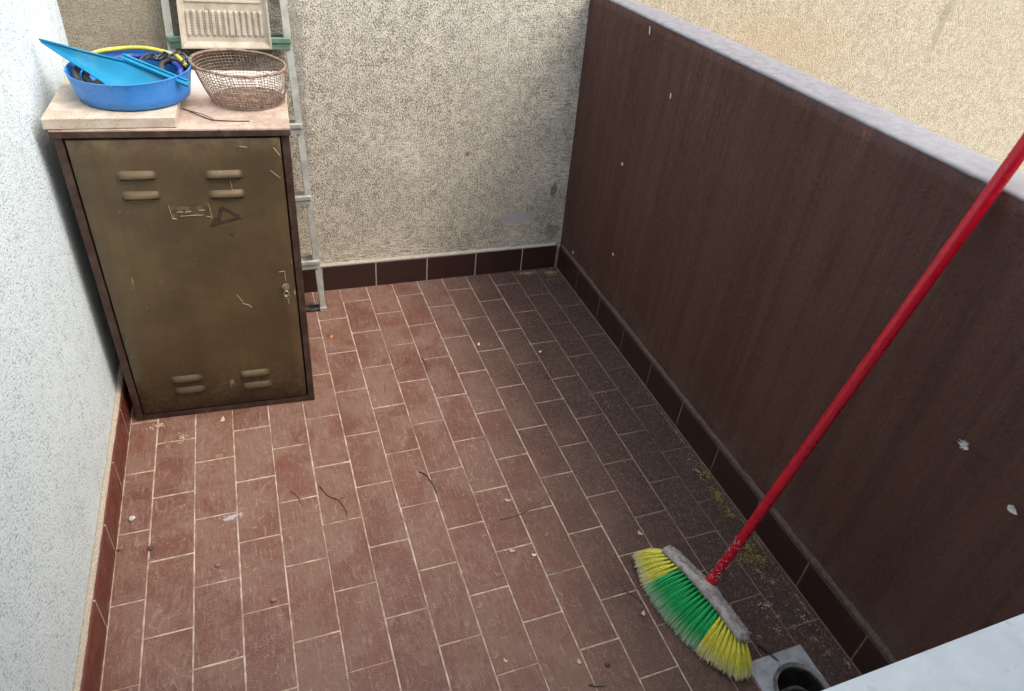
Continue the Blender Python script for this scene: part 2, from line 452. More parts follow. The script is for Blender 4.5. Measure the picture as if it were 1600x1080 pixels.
# back wall
bw = thing('plaster_wall', 'grey beige rough plaster wall at the back, behind the ladder and cabinet', 'wall', (1, .845, 0))
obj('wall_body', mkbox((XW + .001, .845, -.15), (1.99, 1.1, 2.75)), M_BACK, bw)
skirting(bw, cuts(.037, 1.915, 1.008), lambda a, b: mkbox((a, .829, -.004), (b, .8455, .122), .0015))
bm = bmesh.new(); wavy_strip(bm, [(lerp(.04, 1.91, i / 150), .8458, .1225) for i in range(151)], .016, .011, (0, -1, 0), 8.)
obj('mortar_bead', bm, M_MORTAR_GREY, bw, True)
obj('mortar_bed', mkbox((.037, .8296, -.004), (1.915, .8452, .1205)), M_MORTAR_GREY, bw)

# parapet, slightly out of plumb
def px_in(y, z):
    t = (z - .1) / 1.19; q = (y + 1.1) / 1.93
    return lerp(1.937, lerp(1.943, 1.905, q), t)
def px_out(y): return lerp(2.083, 2.012, max(0, min(1, (y - .0) / .83)))
pw = thing('parapet', 'tall dark brown painted balcony parapet with a weathered white top', 'parapet', (1.94, -.45, 0))
bm = bmesh.new()
ny, nz = 60, 40; grid = []
y0p, y1p = YN - .25, .844
for j in range(nz + 1):
    z = lerp(-.15, 1.2885, j / nz); row = []
    for i in range(ny + 1):
        y = lerp(y0p, y1p, i / ny)
        d = .0025 * mnoise.noise(Vector((y * 3, z * 3, 5)))
        row.append(bm.verts.new((px_in(y, z) + d, y, z)))
    grid.append(row)
for j in range(nz):
    for i in range(ny): bm.faces.new((grid[j][i], grid[j][i + 1], grid[j + 1][i + 1], grid[j + 1][i]))
out = [[bm.verts.new((px_out(lerp(y0p, y1p, i / ny)), lerp(y0p, y1p, i / ny), z)) for i in range(ny + 1)] for z in (-.15, 1.2885)]
for i in range(ny):
    bm.faces.new((out[0][i + 1], out[0][i], out[1][i], out[1][i + 1]))
    bm.faces.new((grid[nz][i], grid[nz][i + 1], out[1][i + 1], out[1][i]))
obj('wall_body', bm, M_PARAPET, pw, True)
bm = bmesh.new(); rings = []
for i in range(141):
    y = lerp(y0p, y1p - .001, i / 140)
    n1 = mnoise.noise(Vector((y * 14, 1, 2))); n2 = mnoise.noise(Vector((y * 45, 3, 2))); n3 = mnoise.noise(Vector((y * 11, 7, 2)))
    xi = px_in(y, 1.29) + .001 + .0012 * n1 + .0014 * n2; xo = px_out(y) + .003 * n3
    zt = 1.296 + .0008 * n3
    rings.append([(xi, y, 1.287), (xi - .0012, y, 1.2905 + .001 * n2), (xi + .002, y, zt - .0015), (xi + .012, y, zt + .001), (lerp(xi, xo, .5), y, zt + .002 + .0012 * n1), (xo - .012, y, zt), (xo + .001, y, zt - .006), (xo + .001, y, 1.287)])
loft(bm, rings, True, True, True)
obj('coping', bm, M_COPING, pw, True)
skirting(pw, cuts(YN, .827, -1.09), lambda a, b: mkbox((1.924, a, -.004), (1.9365, b, .118), .0015))
bm = bmesh.new(); wavy_strip(bm, [(1.945, lerp(YN, .825, i / 170), .1175) for i in range(171)], .019, .018, (-1, 0, 0), 5.)
obj('mortar_bead', bm, simple('grey_brown_mortar', (92, 78, 68), .9, var=.35, scale=90, bump=.5), pw, True)
obj('mortar_bed', mkbox((1.9247, YN, -.004), (1.937, .827, .1165)), simple('dark_mortar', (120, 100, 88), .9), pw)

# facade continuing beyond the parapet
fw = thing('facade_wall', 'warm cream rough plaster facade beyond the white parapet top', 'wall', (5.5, .845, -6))
obj('wall_body', mkbox((1.992, .845, -7), (14, 1.15, 7)), M_FACADE, fw)

# wall with the window the picture is taken from, sill
hw = thing('house_wall', 'pale house wall below the white window sill, at the near end of the balcony', 'wall', (1, YN, 0))
bm = bmesh.new()
box(bm, (XW + .002, YN - .3, -.15), (1.93, YN, .92))
box(bm, (XW + .002, YN - .3, 2.35), (1.93, YN, 2.55))
obj('wall_body', bm, M_LEFT, hw)
bm = bmesh.new()  # unseen room shell, added to block light from behind
box(bm, (-1.6, -5.2, -.15), (3.6, -5.0, 2.55)); box(bm, (-1.8, -5.0, -.15), (-1.6, YN - .31, 2.55)); box(bm, (3.6, -5.0, -.15), (3.8, YN - .31, 2.55))
box(bm, (-1.6, -5.0, -.35), (3.6, YN - .31, -.16)); box(bm, (-1.8, -5.2, 2.552), (3.8, YN - .302, 2.65))
box(bm, (1.99, YN - .3, -.15), (3.6, YN, 2.55))
rm = obj('room_light_block', bm, simple('room_paint', (205, 200, 190), .9, var=.05)); rm['kind'] = 'structure'
def sill_mat():
    g = G('white_marble'); p = g.pos()
    a = g.noise(p, 7, 5, .6, .8)
    col = g.mix(g.ramp(a, .35, .7), lin((196, 207, 208)), lin((222, 232, 234)))
    col = g.mix(g.ramp(g.noise(p, 60, 3, .6), .62, .72, 0, .5), col, lin((176, 190, 188)))
    return g.fin(col, g.ramp(a, .3, .7, .3, .45), None, 0, .5)
sl = obj('window_sill', mkbox((.05, YN - .30, .921), (1.925, -1.671, .955), .003, 2), sill_mat())
tag(recenter(sl), 'pale white marble window sill across the bottom right corner', 'window sill')

# street far below and the ground it stands on
gr = obj('ground', mkbox((-60, -60, -7.3), (80, 60, -7.0)), simple('grey_asphalt', (92, 92, 92), .9)); gr['kind'] = 'structure'

# ------------------------------------------------------------------ CABINET
CRZ = -.055
def cab_door_mat():
    g = G('olive_brown_enamel'); p = g.pos(); z = g.sep(p)[2]
    a = g.noise(p, 5, 4, .6); b = g.noise(p, 60, 4, .65)
    col = g.mix(g.ramp(a, .35, .68), lin((88, 74, 52)), lin((104, 89, 62)))
    vs = g.noise(g.map(p, (1, 1, .06)), 30, 4, .6)
    col = g.mix(g.ramp(vs, .5, .72, 0, .35), col, lin((84, 66, 48)))
    dirt = g.mul(g.ramp(z, .28, .06), g.ramp(b, .35, .6, .35, .9))
    col = g.mix(dirt, col, lin((62, 52, 38)))
    ed = g.mul(g.ramp(z, .93, 1.0), g.ramp(g.noise(p, 22, 4, .65), .4, .6))
    col = g.mix(g.mul(ed, .6), col, lin((70, 48, 36)))
    col = g.mix(g.ramp(g.noise(p, 34, 2, .5), .76, .80, 0, .8), col, lin((44, 34, 27)))
    col = g.mix(g.ramp(g.noise(p, 110, 2, .5), .735, .77, 0, .55), col, lin((185, 170, 140)))
    sc_ = g.noise(g.map(p, (1, 1, .2), (0, R(40), 0)), 60, 2, .5)
    col = g.mix(g.mul(g.ramp(sc_, .7, .76), g.ramp(g.noise(p, 6, 2), .55, .65)), col, lin((170, 152, 120)))
    return g.fin(col, g.ramp(b, .3, .7, .32, .5), g.bump(g.noise(p, 7, 3), .3, .006), .3, .5)
M_DOOR = cab_door_mat()
M_FRAME = simple('rusty_brown_steel', (74, 58, 48), .6, .15, .35, 30, .3, (58, 36, 27), 14, .8)
def top_mat():
    g = G('dusty_beige_top'); p = g.pos(); y = g.sep(p)[1]
    a = g.noise(p, 16, 5, .65); b = g.noise(p, 120, 3, .6)
    col = g.mix(g.ramp(a, .35, .65), lin((158, 138, 122)), lin((186, 168, 152)))
    col = g.mix(g.ramp(b, .58, .7, 0, .6), col, lin((120, 98, 80)))
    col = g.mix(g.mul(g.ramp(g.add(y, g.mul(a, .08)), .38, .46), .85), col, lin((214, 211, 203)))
    col = g.mix(g.ramp(g.noise(p, 28, 3), .66, .74, 0, .7), col, lin((96, 70, 56)))
    return g.fin(col, .85, g.bump(b, .4, .0015), 0, .3)
M_TOP = top_mat()
cab = thing('metal_cabinet', 'old olive brown metal utility cabinet with a louvred locked door', 'cabinet', (.35, .385, 0))
# built from front-left (.055,.128) towards front-right (.645,.090)
CM = Matrix.Translation((.055, .127, 0)) @ Matrix.Rotation(CRZ, 4, 'Z')
WID, DEP, HT = .590, .535, 1.036
def cbox(a, b, bev=0., seg=1):
    bm = mkbox(a, b, bev, seg); bm.transform(CM); return bm
bm = bmesh.new()
t = .003
box(bm, (0, .022, .004), (t, DEP, HT - .022)); box(bm, (WID - t, .022, .004), (WID, DEP, HT - .022))
box(bm, (t, .022, .004), (WID - t, DEP - t, .012)); box(bm, (t, DEP - t, .0125), (WID - t, DEP, HT - .022))
bm.transform(CM); obj('body', bm, M_FRAME, cab)
bm = bmesh.new(); f = .022
box(bm, (0, 0, 0), (f, .021, HT - .022), .002); box(bm, (WID - f, 0, 0), (WID, .021, HT - .022), .002)
box(bm, (f + .0005, .001, 0), (WID - f - .0005, .021, .024), .002); box(bm, (f + .0005, .008, HT - .04), (WID - f - .0005, .021, HT - .0225), .002)
bm.transform(CM); obj('door_frame', bm, M_FRAME, cab)
bm = bmesh.new()
box(bm, (-.004, -.006, HT - .0215), (WID + .004, DEP + .004, HT), .004, 2)
bm.transform(CM); top = obj('top_panel', bm, M_TOP, cab)
bm = bmesh.new(); box(bm, (-.0045, -.0085, HT - .0210), (WID + .0045, -.0062, HT - .005)); bm.transform(CM)
obj('front_lip', bm, M_FRAME, cab)
# door: a tray-pressed sheet
D0, D1, E0, E1 = .0265, WID - .0265, .029, HT - .029
bm = bmesh.new()
n = 16; gr_ = []
for j in range(n + 1):
    row = []
    for i in range(n + 1):
        u, v = i / n, j / n
        d = -.0025 * math.sin(math.pi * u) * math.sin(math.pi * v) + .0012 * mnoise.noise(Vector((u * 3, v * 3, 1)))
        row.append(Vector((lerp(D0 + .003, D1 - .003, u), -.004 + d if 0 < i < n and 0 < j < n else -.003, lerp(E0 + .003, E1 - .003, v))))
    gr_.append(row)
vg = [[bm.verts.new(p) for p in r] for r in gr_]
for j in range(n):
    for i in range(n): bm.faces.new((vg[j][i], vg[j][i + 1], vg[j + 1][i + 1], vg[j + 1][i]))
loop = [vg[0][i] for i in range(n)] + [vg[j][n] for j in range(n)] + [vg[n][n - i] for i in range(n)] + [vg[n - j][0] for j in range(n)]
rim = []
for v in loop:
    x = D0 if v.co.x < D0 + .004 else (D1 if v.co.x > D1 - .004 else v.co.x); z = E0 if v.co.z < E0 + .004 else (E1 if v.co.z > E1 - .004 else v.co.z)
    rim.append(bm.verts.new((x, .001, z)))
rim2 = [bm.verts.new((v.co.x, .012, v.co.z)) for v in rim]; L_ = len(loop)
for k in range(L_):
    bm.faces.new((loop[k], loop[(k + 1) % L_], rim[(k + 1) % L_], rim[k])); bm.faces.new((rim[k], rim[(k + 1) % L_], rim2[(k + 1) % L_], rim2[k]))
bm.transform(CM); door = obj('door', bm, M_DOOR, cab, True)
# black panel painting in the shade behind the door gap
obj('gap_shade_panel', cbox((.0225, .0135, .0245), (WID - .0225, .020, HT - .0405)), simple('gap_shade_black', (20, 17, 15), .9), cab)
M_SLOT_SHADE = simple('slot_shade', (34, 28, 22), .9)
def louvre(cx, cz, wl=.100, hh=.024, pr=.013, slant=0.):
    bm = bmesh.new(); nu, nv = 18, 7; rows = []
    for j in range(nv + 1):
        v = j / nv; r = []
        for i in range(nu + 1):
            u = i / nu * 2 - 1
            e = max(0., 1 - abs(u) ** 4)
            dep = (math.sin(min(1, v / .75) * math.pi / 2)) * e ** .6 * pr if v < 1 else .35 * pr * e ** .6
            r.append((cx + u * wl / 2 * (1 - .06 * (1 - v)), -.0055 - dep + .0008, cz + hh / 2 - v * hh + slant * u))
        rows.append(r)
    loft(bm, rows, False); bm.transform(CM)
    return obj('louvre', bm, M_DOOR, door, True, recalc=False)
for x, z in ((.178, .906), (.178, .846), (.402, .902), (.402, .842), (.185, .172), (.187, .122), (.4, .165), (.402, .111)):
    louvre(x, z)
    obj('louvre_shade', cbox((x - .043, -.0105, z - .0135), (x + .043, -.0045, z - .0122)), M_SLOT_SHADE, door)  # dark strip paints the shade under each louvre's open edge
# glue residue of a torn-off label and warning triangle
M_RES = simple('dried_glue_residue', (78, 62, 46), .9, 0, .4, 150, .8, (120, 104, 80), 60, .6)
M_RESD = simple('dark_glue_residue', (62, 46, 36), .9, 0, .4, 200, .8)
M_SCR = simple('pale_scratch', (190, 176, 146), .8, 0, .3, 90)
def fp(x, z, y=-.006): return (x - .056, y, z)
bm = bmesh.new()
poly = [(.300, .815), (.312, .808), (.33, .805), (.35, .8075), (.37, .804), (.388, .807), (.400, .815), (.404, .800), (.402, .782), (.405, .769), (.392, .777), (.36, .779), (.33, .777), (.312, .776), (.298, .768), (.300, .785), (.297, .80)]
prism(bm, [fp(x, z, -.0068) for x, z in poly], (0, -.0012, 0)); bm.transform(CM); obj('label_residue', bm, M_RES, door)
bm = bmesh.new()
for a, b in (((.297, .812), (.301, .77)), ((.301, .77), (.312, .767)), ((.322, .776), (.385, .777)), ((.392, .773), (.407, .767)), ((.407, .767), (.404, .812)), ((.315, .789), (.333, .789)), ((.338, .788), (.355, .79)), ((.375, .792), (.392, .793))):
    tube(bm, [fp(*a, -.0082), fp((a[0] + b[0]) / 2, (a[1] + b[1]) / 2 + .0008, -.0084), fp(*b, -.0082)], .0007, 5)
bm.transform(CM); obj('residue_edge', bm, M_SCR, door)
bm = bmesh.new()
tri = [(.436, .800), (.484, .764), (.421, .747)]
for i in range(3):
    a, b = tri[i], tri[(i + 1) % 3]
    pts = []
    for k in range(7):
        tt = k / 6; j = rnd.uniform(-.0012, .0012); pts.append(fp(lerp(a[0], b[0], tt) + j, lerp(a[1], b[1], tt) + j, -.0065))
    tube(bm, pts, [rnd.uniform(.004, .0062) for _ in pts], 6)
tube(bm, [fp(.421, .750, -.0065), fp(.408, .744, -.0065), fp(.398, .738, -.0065)], [.006, .008, .004], 6)
tube(bm, [fp(.428, .765, -.0065), fp(.415, .76, -.0065), fp(.406, .748, -.0065)], [.005, .006, .003], 6)
for v in bm.verts: v.co.y = -.0066 + (v.co.y + .0065) * .22
bm.transform(CM); obj('triangle_residue', bm, M_RESD, door)
# scratches
for pts in ([(.471, .895), (.473, .868), (.474, .85)], [(.575, .565), (.592, .567), (.592, .545), (.593, .53)], [(.452, .455), (.462, .452), (.470, .448), (.478, .438)], [(.60, .98), (.606, .97), (.616, .955)], [(.51, .985), (.53, .982)], [(.585, .91), (.60, .895), (.61, .885)], [(.44, .49), (.45, .47), (.455, .462)]):
    bm = mktube([fp(x, z, -.0072) for x, z in pts], .0008, 4)
    bm.transform(CM); obj('scratch', bm, M_SCR, door)
# lock and key
M_STEEL = simple('dull_steel', (176, 168, 148), .35, .8, .2, 60)
lk = mktube([fp(.590, .508, -.003), fp(.590, .508, -.011), fp(.590, .508, -.0125)], [.0115, .0115, .009], 20); lk.transform(CM)
lock = obj('lock', lk, M_STEEL, door)
bm = bmesh.new()
box(bm, (.590 - .056 - .0012, -.024, .499), (.590 - .056 + .0012, -.012, .517))
tube(bm, [fp(.590 + .008 * math.cos(a), .4905 + .010 * math.sin(a), -.022) for a in [k * math.pi / 7 for k in range(14)]], .0017, 6, closed=True)
bm.transform(CM); obj('key', bm, M_STEEL, lock)
bm = bmesh.new(); tube(bm, [fp(.5915 + .009 * math.cos(a), .477 + .009 * math.sin(a), -.0195) for a in [k * math.pi / 8 for k in range(16)]], .0009, 5, closed=True)
box(bm, (.5925 - .056, -.0185, .446), (.5965 - .056, -.0165, .469)); bm.transform(CM); obj('key_ring', bm, M_STEEL, lock)

# board on the cabinet
g = G('speckled_chipboard'); p_ = g.pos()
cb = g.mix(g.ramp(g.noise(p_, 20, 4, .6), .35, .65), lin((176, 162, 144)), lin((198, 186, 168)))
cb = g.mix(g.ramp(g.noise(p_, 150, 3, .65), .58, .68, 0, .75), cb, lin((120, 100, 82)))
M_BOARD = g.fin(cb, .85, g.bump(g.noise(p_, 120, 3), .4, .0015), 0, .3)
bd = obj('stone_slab', mkbox((.047, .117, HT + .001), (.361, .47, HT + .030), .002, 1), M_BOARD)
bd.data.transform(Matrix.Translation((.2, .29, 0)) @ Matrix.Rotation(-.03, 4, 'Z') @ Matrix.Translation((-.2, -.29, 0)))
tag(recenter(bd), 'flat beige speckled slab lying on the left of the cabinet top', 'slab')

# ------------------------------------------------------------------ TUB and its contents
ZT = HT + .032
TC = (.250, .305)
def tub_pt(a, r, h):   # a angle, r radius fraction, h height
    return (TC[0] + r * .98 * math.cos(a), TC[1] + r * 1.02 * math.sin(a), ZT + h)
def rim_h(a): return .079 + .004 * math.sin(a) + .005 * math.cos(a)
bm = bmesh.new(); N = 56; rings = []
ang = [2 * math.pi * k / N for k in range(N)]
for (r, hf) in ((.0, .0), (.135, .0), (.146, .003 / .079), (.152, .35), (.158, .75), (.161, .97), (.1625, 1.0), (.1605, 1.015), (.158, 1.), (.157, .95), (.150, .4), (.144, .09), (.13, .07), (.0, .07)):
    rings.append([tub_pt(a, max(r, .002), hf * rim_h(a)) for a in ang])
loft(bm, rings, True, True, True)
M_TUB = simple('blue_plastic', (52, 132, 212), .30, 0, .10, 12, 0, (100, 150, 210), 9, .3)
tb = obj('wash_tub', bm, M_TUB, None, True)
tag(recenter(tb), 'round bright blue plastic tub full of hoses on the cabinet', 'tub')
bm = bmesh.new(); vs = []
loft(bm, [[tub_pt(a, max(.002, r), .012 + .012 * mnoise.noise(Vector((r * 40 * math.cos(a), r * 40 * math.sin(a), 3)))) for a in ang] for r in (.0, .03, .06, .09, .115, .135)], True)
dl = obj('dirt', bm, simple('dark_dirt', (52, 44, 38), .95, 0, .4, 120, .8), None, True)
tag(recenter(dl), 'dark dirt and debris lying in the bottom of the blue tub', 'dirt', kind='stuff')
def coil(name, label, cat, m, r, h, rad, turns=1., a0=0., wob=.006, seed=0, dx=0, dy=0, closed=False):
    pts = []; n = int(46 * turns)
    for k in range(n + 1):
        a = a0 + 2 * math.pi * turns * k / n; v = Vector((math.cos(a) * 2, math.sin(a) * 2, seed + k / n * .7))
        rr = r + wob * mnoise.noise(v) - .008 * k / n * (turns > 1)
        p = Vector(tub_pt(a, rr, 0)); p += Vector((dx, dy, h + wob * mnoise.noise(v + Vector((9, 0, 0))) + .012 * math.sin(a)))
        pts.append(p)
    o = obj(name, mktube(pts, rad, 9), m, None, True)
    return tag(recenter(o), label, cat)
M_YEL = simple('yellow_hose', (200, 190, 84), .5, 0, .12, 30, 0, (150, 140, 80), 20, .4)
M_BLK = simple('black_rubber', (34, 34, 38), .55, 0, .3, 40, 0, (110, 108, 104), 26, .45)
M_NAVY = simple('navy_blue_plastic', (34, 56, 150), .4, 0, .2, 30, 0, (140, 150, 190), 16, .4)
coil('garden_hose', 'yellow garden hose curving along the back rim of the blue tub', 'hose', M_YEL, .146, .074, .0062, .36, .12, .004, 1)
coil('cable', 'dark blue cable coiled inside the blue tub below the yellow hose', 'cable', M_NAVY, .128, .058, .008, .42, -.1, .006, 2)
coil('rubber_hose', 'black rubber hose looped at the left inside the blue tub', 'hose', M_BLK, .138, .062, .009, .34, 2.75, .006, 5, .0, .0)
coil('rubber_hose', 'second black rubber hose lying lowest at the left in the blue tub', 'hose', M_BLK, .116, .050, .0095, .40, 2.7, .008, 9, .0, .0)
coil('rubber_hose', 'grey black hose end curled at the right inside the blue tub', 'hose', M_BLK, .030, .062, .008, .8, -1.2, .004, 12, .105, .045)
# chain
ch = thing('chain', 'black plastic chain heaped at the right of the blue tub', 'chain', (.33, .37, ZT + .07))
M_CH = simple('dark_chain_links', (62, 62, 66), .5, .2, .4, 60, 0, (170, 165, 158), 40, .5)
cp = spline([(.275, .375, ZT + .075), (.30, .395, ZT + .083), (.32, .375, ZT + .08), (.335, .40, ZT + .086), (.352, .378, ZT + .083), (.365, .40, ZT + .087), (.385, .385, ZT + .086), (.395, .36, ZT + .083), (.385, .335, ZT + .08)], 3)
for i in range(len(cp) - 1):
    c = (cp[i] + cp[i + 1]) / 2; d = (cp[i + 1] - cp[i]).normalized()
    s = d.cross(Vector((0, 0, 1))).normalized() if i % 2 else Vector((0, 0, 1))
    s = (s - d * s.dot(d)).normalized(); q = []
    for k in range(12):
        a = 2 * math.pi * k / 12; q.append(c + d * .0115 * math.cos(a) + s * .0065 * math.sin(a))
    obj('link', mktube(q, .0021, 5, closed=True), M_CH, ch, True)

# teal dustpan lying across the tub
dp = thing('dustpan', 'teal plastic dustpan lying tilted across the blue tub', 'dustpan', (.22, .28, ZT + .06))
M_TEAL = simple('teal_plastic', (16, 128, 168), .42, 0, .08, 14, 0, (84, 150, 176), 10, .35)
nrm = Vector((-.042, -.395, .918)).normalized()
U = [(.035, .382, 1.194), (.08, .36, 1.188), (.125, .339, 1.180), (.195, .308, 1.170), (.258, .28, 1.161), (.313, .248, 1.149), (.35, .228, 1.139)]
Lo = [(.037, .376, 1.190), (.066, .346, 1.178), (.104, .306, 1.162), (.168, .248, 1.139), (.225, .198, 1.118), (.30, .195, 1.119), (.345, .214, 1.129)]
Us, Ls = spline(U, 5), spline(Lo, 5)
rows = []; nv = 8
for j in range(nv + 1):
    v = j / nv; rows.append([])
    for i in range(len(Us)):
        u = i / (len(Us) - 1); sag = .018 * math.sin(math.pi * v) * max(0., math.sin(math.pi * min(1, u * 1.02))) ** .8 + .016 * v * v * max(0, min(1, (u - .35) / .3))
        rows[-1].append(Us[i].lerp(Ls[i], v) - nrm * sag)
bm = bmesh.new()
A = [[bm.verts.new(p) for p in r] for r in rows]; B = [[bm.verts.new(p - nrm * .003) for p in r] for r in rows]
for j in range(nv):
    for i in range(len(Us) - 1):
        bm.faces.new((A[j][i], A[j][i + 1], A[j + 1][i + 1], A[j + 1][i])); bm.faces.new((B[j][i], B[j + 1][i], B[j + 1][i + 1], B[j][i + 1]))
def stitch(a, b):
    for k in range(len(a) - 1): bm.faces.new((a[k], b[k], b[k + 1], a[k + 1]))
stitch(A[0], B[0]); stitch(B[nv], A[nv]); stitch([r[0] for r in B], [r[0] for r in A]); stitch([r[-1] for r in A], [r[-1] for r in B])
obj('pan', bm, M_TEAL, dp, True)
bm = bmesh.new()
tube(bm, [Vector(p) + nrm * .001 for p in Us], .0030, 6)
obj('pan_rim', bm, M_TEAL, dp, True)
bm = bmesh.new()
def bar(a, b, wdt, th, up):
    a, b = Vector(a), Vector(b); d = (b - a).normalized(); s = d.cross(up).normalized()
    ps = [a + s * wdt / 2, a - s * wdt / 2, b - s * wdt / 2, b + s * wdt / 2]
    prism(bm, ps, up * th)
bar((.238, .300, 1.168), (.398, .190, 1.128), .020, .004, nrm)
bar((.240, .307, 1.172), (.398, .199, 1.132), .005, .008, nrm)
bar((.240, .292, 1.165), (.398, .182, 1.125), .005, .008, nrm)
obj('edge_bar', bm, M_TEAL, dp)

# ------------------------------------------------------------------ WIRE BASKET
bk = thing('wire_basket', 'round rusty wire mesh basket standing on the cabinet beside the blue tub', 'basket', (.535, .335, HT))
M_RUST = simple('rusty_wire', (142, 120, 104), .85, .1, .3, 90, .5, (92, 66, 52), 40, .6)
BC = (.535, .335)
def bpt(a, v):
    v = max(0., v)
    r = lerp(.104, .128, v ** .7) * (1 + .035 * math.sin(2 * a + .6) * v)
    z = HT + .006 + v * (.105 - .010 * math.cos(a + .35) + .003 * mnoise.noise(Vector((math.cos(a) * 2, math.sin(a) * 2, 4))))
    return Vector((BC[0] + .016 * (1 - v) + r * math.cos(a), BC[1] + r * math.sin(a), z))
bm = bmesh.new(); tube(bm, [bpt(2 * math.pi * k / 60, 1.) for k in range(60)], .0042, 7, closed=True)
obj('rim', bm, M_RUST, bk, True)
bm = bmesh.new(); nw = 72
for k in range(nw):
    a = 2 * math.pi * k / nw; j = rnd.uniform(-.02, .02)
    tube(bm, [bpt(a + j * v, v) for v in (0, .25, .5, .75, 1)], .0010, 4, cap=False)
for v in [i / 13 for i in range(0, 13)]:
    tube(bm, [bpt(2 * math.pi * k / 54, v + .012 * mnoise.noise(Vector((k * .4, v * 9, 2)))) for k in range(54)], .0009 if v > .01 else .0022, 4, closed=True)
for sgn in (0, 1):
    for k in range(-11, 12):
        o_ = k * .0088; hlf = math.sqrt(max(0, .100 ** 2 - o_ ** 2))
        pts = [(BC[0] + .016 + (o_ if sgn else s * hlf), BC[1] + (s * hlf if sgn else o_), HT + .0055 + .0015 * math.cos(k + s * 3)) for s in (-1, -.4, .2, .6, 1)]
        tube(bm, pts, .0009, 4, cap=False)
obj('wire_mesh', bm, M_RUST, bk)
bm = bmesh.new()
for _ in range(520):
    a = rnd.uniform(0, 2 * math.pi); r = .098 * math.sqrt(rnd.random()); z = HT + .004 + rnd.random() * .010
    if rnd.random() < .25: r = .094; z += rnd.random() * .02
    c = Vector((BC[0] + .016 + r * math.cos(a), BC[1] + r * math.sin(a), z)); s = rnd.uniform(.002, .006)
    q = Matrix.Rotation(rnd.uniform(0, 6), 3, 'Z') @ Matrix.Rotation(rnd.uniform(-.7, .7), 3, 'X')
    ps = [c + q @ Vector(p) * s for p in ((-1, 0, 0), (0, -.5, .15), (1.3, 0, 0), (0, .5, .1))]
    bm.faces.new([bm.verts.new(p) for p in ps])
lf = obj('dry_leaves', bm, simple('dry_brown_debris', (112, 84, 66), .95, 0, .5, 200), None, recalc=False)
tag(recenter(lf), 'brown crumbled dry leaves lying in the wire basket', 'leaves', kind='stuff')
bm = bmesh.new()
tube(bm, spline([(.366, .265, HT + .003), (.40, .215, HT + .004), (.436, .172, HT + .002), (.455, .157, HT + .003), (.50, .150, HT + .002), (.543, .146, HT + .002)], 5), .0014, 5)
tube(bm, spline([(.37, .255, HT + .003), (.42, .20, HT + .006), (.45, .162, HT + .003)], 4), .0011, 5)
wr = obj('bent_wire', bm, simple('dark_wire', (64, 52, 44), .6, .5), None, True)
tag(recenter(wr), 'thin bent dark wire lying on the cabinet top in front of the basket', 'wire')

# ------------------------------------------------------------------ LADDER
ld = thing('ladder', 'grey green metal ladder leaning on the back wall behind the cabinet', 'ladder', (.52, .68, 0))
M_LAD = simple('grey_green_painted_metal', (162, 163, 153), .6, .0, .15, 25, 0, (196, 200, 192), 14, .45)
M_LADG = simple('green_worn_metal', (104, 134, 112), .6, .0, .2, 25, 0, (60, 80, 70), 14, .5)
def ry(z): return .665 + .11 * z
def rail_x(side, z): return lerp(.747, .706, z / 1.23) if side else lerp(.296, .333, z / 1.23)
HL = 1.62
def rail(side, off, z0, z1, wdt=.024, dep=.030):
    bm = bmesh.new(); rings = []
    for i in range(9):
        z = lerp(z0, z1, i / 8); x = rail_x(side, z); y = ry(z) + off
        rings.append([(x - wdt / 2, y, z), (x + wdt / 2, y, z), (x + wdt / 2, y + dep, z), (x - wdt / 2, y + dep, z)])
    loft(bm, rings, True, True, True)
    bmesh.ops.bevel(bm, geom=[e for e in bm.edges if abs(e.verts[0].co.z - e.verts[1].co.z) > .05], offset=.003, segments=1, affect='EDGES')
    return bm
for s in (0, 1):
    rl = obj('rail', rail(s, .0, .012, HL), M_LAD, ld)
    bm = mkbox((rail_x(s, 0) - .015, ry(0) - .003, 0), (rail_x(s, 0) + .015, ry(0) + .033, .02), .002); obj('rubber_foot', bm, M_LAD if s else M_BLK, rl)
bm = mkbox((.31, ry(0) + .004, .001), (.733, ry(0) + .042, .014), .002); obj('dark_bar', bm, M_BLK, ld)  # dark bar on the floor between the two rails
for k, z in enumerate((.238, .518, .80, 1.10, 1.39)):
    a, b = rail_x(0, z) - .010, rail_x(1, z) + .010
    bm = bmesh.new(); y = ry(z)
    box(bm, (a, y - .014, z - .010), (b, y - .0005, z + .010), .003)
    box(bm, (a + .006, y - .010, z - .030), (b - .006, y - .003, z - .0102))
    box(bm, (a + .023, y + .048, z - .012), (b - .023, y + .054, z + .006), .001)
    box(bm, (a + .023, y + .0005, z - .014), (b - .023, y + .0478, z - .011))
    obj('tread', bm, M_LADG if k == 3 else M_LAD, ld)
for z in (.36, .45, .15, .66):
    bm = mkbox((rail_x(1, z) + .0122, ry(z) + .006, z), (rail_x(1, z) + .0132, ry(z) + .014, z + .028)); obj('green_mark', bm, simple('bright_green_tape', (70, 190, 140), .5), ld)

# ------------------------------------------------------------------ TRAY hanging on the ladder
tr = thing('paint_tray', 'grey beige ribbed plastic tray hanging on the ladder', 'tray', (.51, .76, 1.08))
M_TRAY = simple('dusty_grey_plastic', (168, 158, 140), .75, 0, .12, 40, .15, (196, 188, 172), 12, .5)
def tpt(x, h, d):   # x world, h height up the tray from its lower edge, d depth proud of the ladder plane
    z = 1.078 + h * .994; y = ry(z) - .018 - d + .001
    return (x, y, z)
TX0, TX1, TH = .362, .652, .40
def txe(h): return (TX0 + .05 * h, TX1 - .004 * h)
def depth(u, h):
    # u 0..1 across, h metres
    e = min(u, 1 - u) * .29; eb = h
    d = .020 if min(e, eb) < .006 else lerp(.020, .004, min(1, (min(e, eb) - .006) / .012))
    return d
us = sorted(set([i / 58 for i in range(59)])); hs = [i * .004 for i in range(101)]
bm = bmesh.new(); rows = []
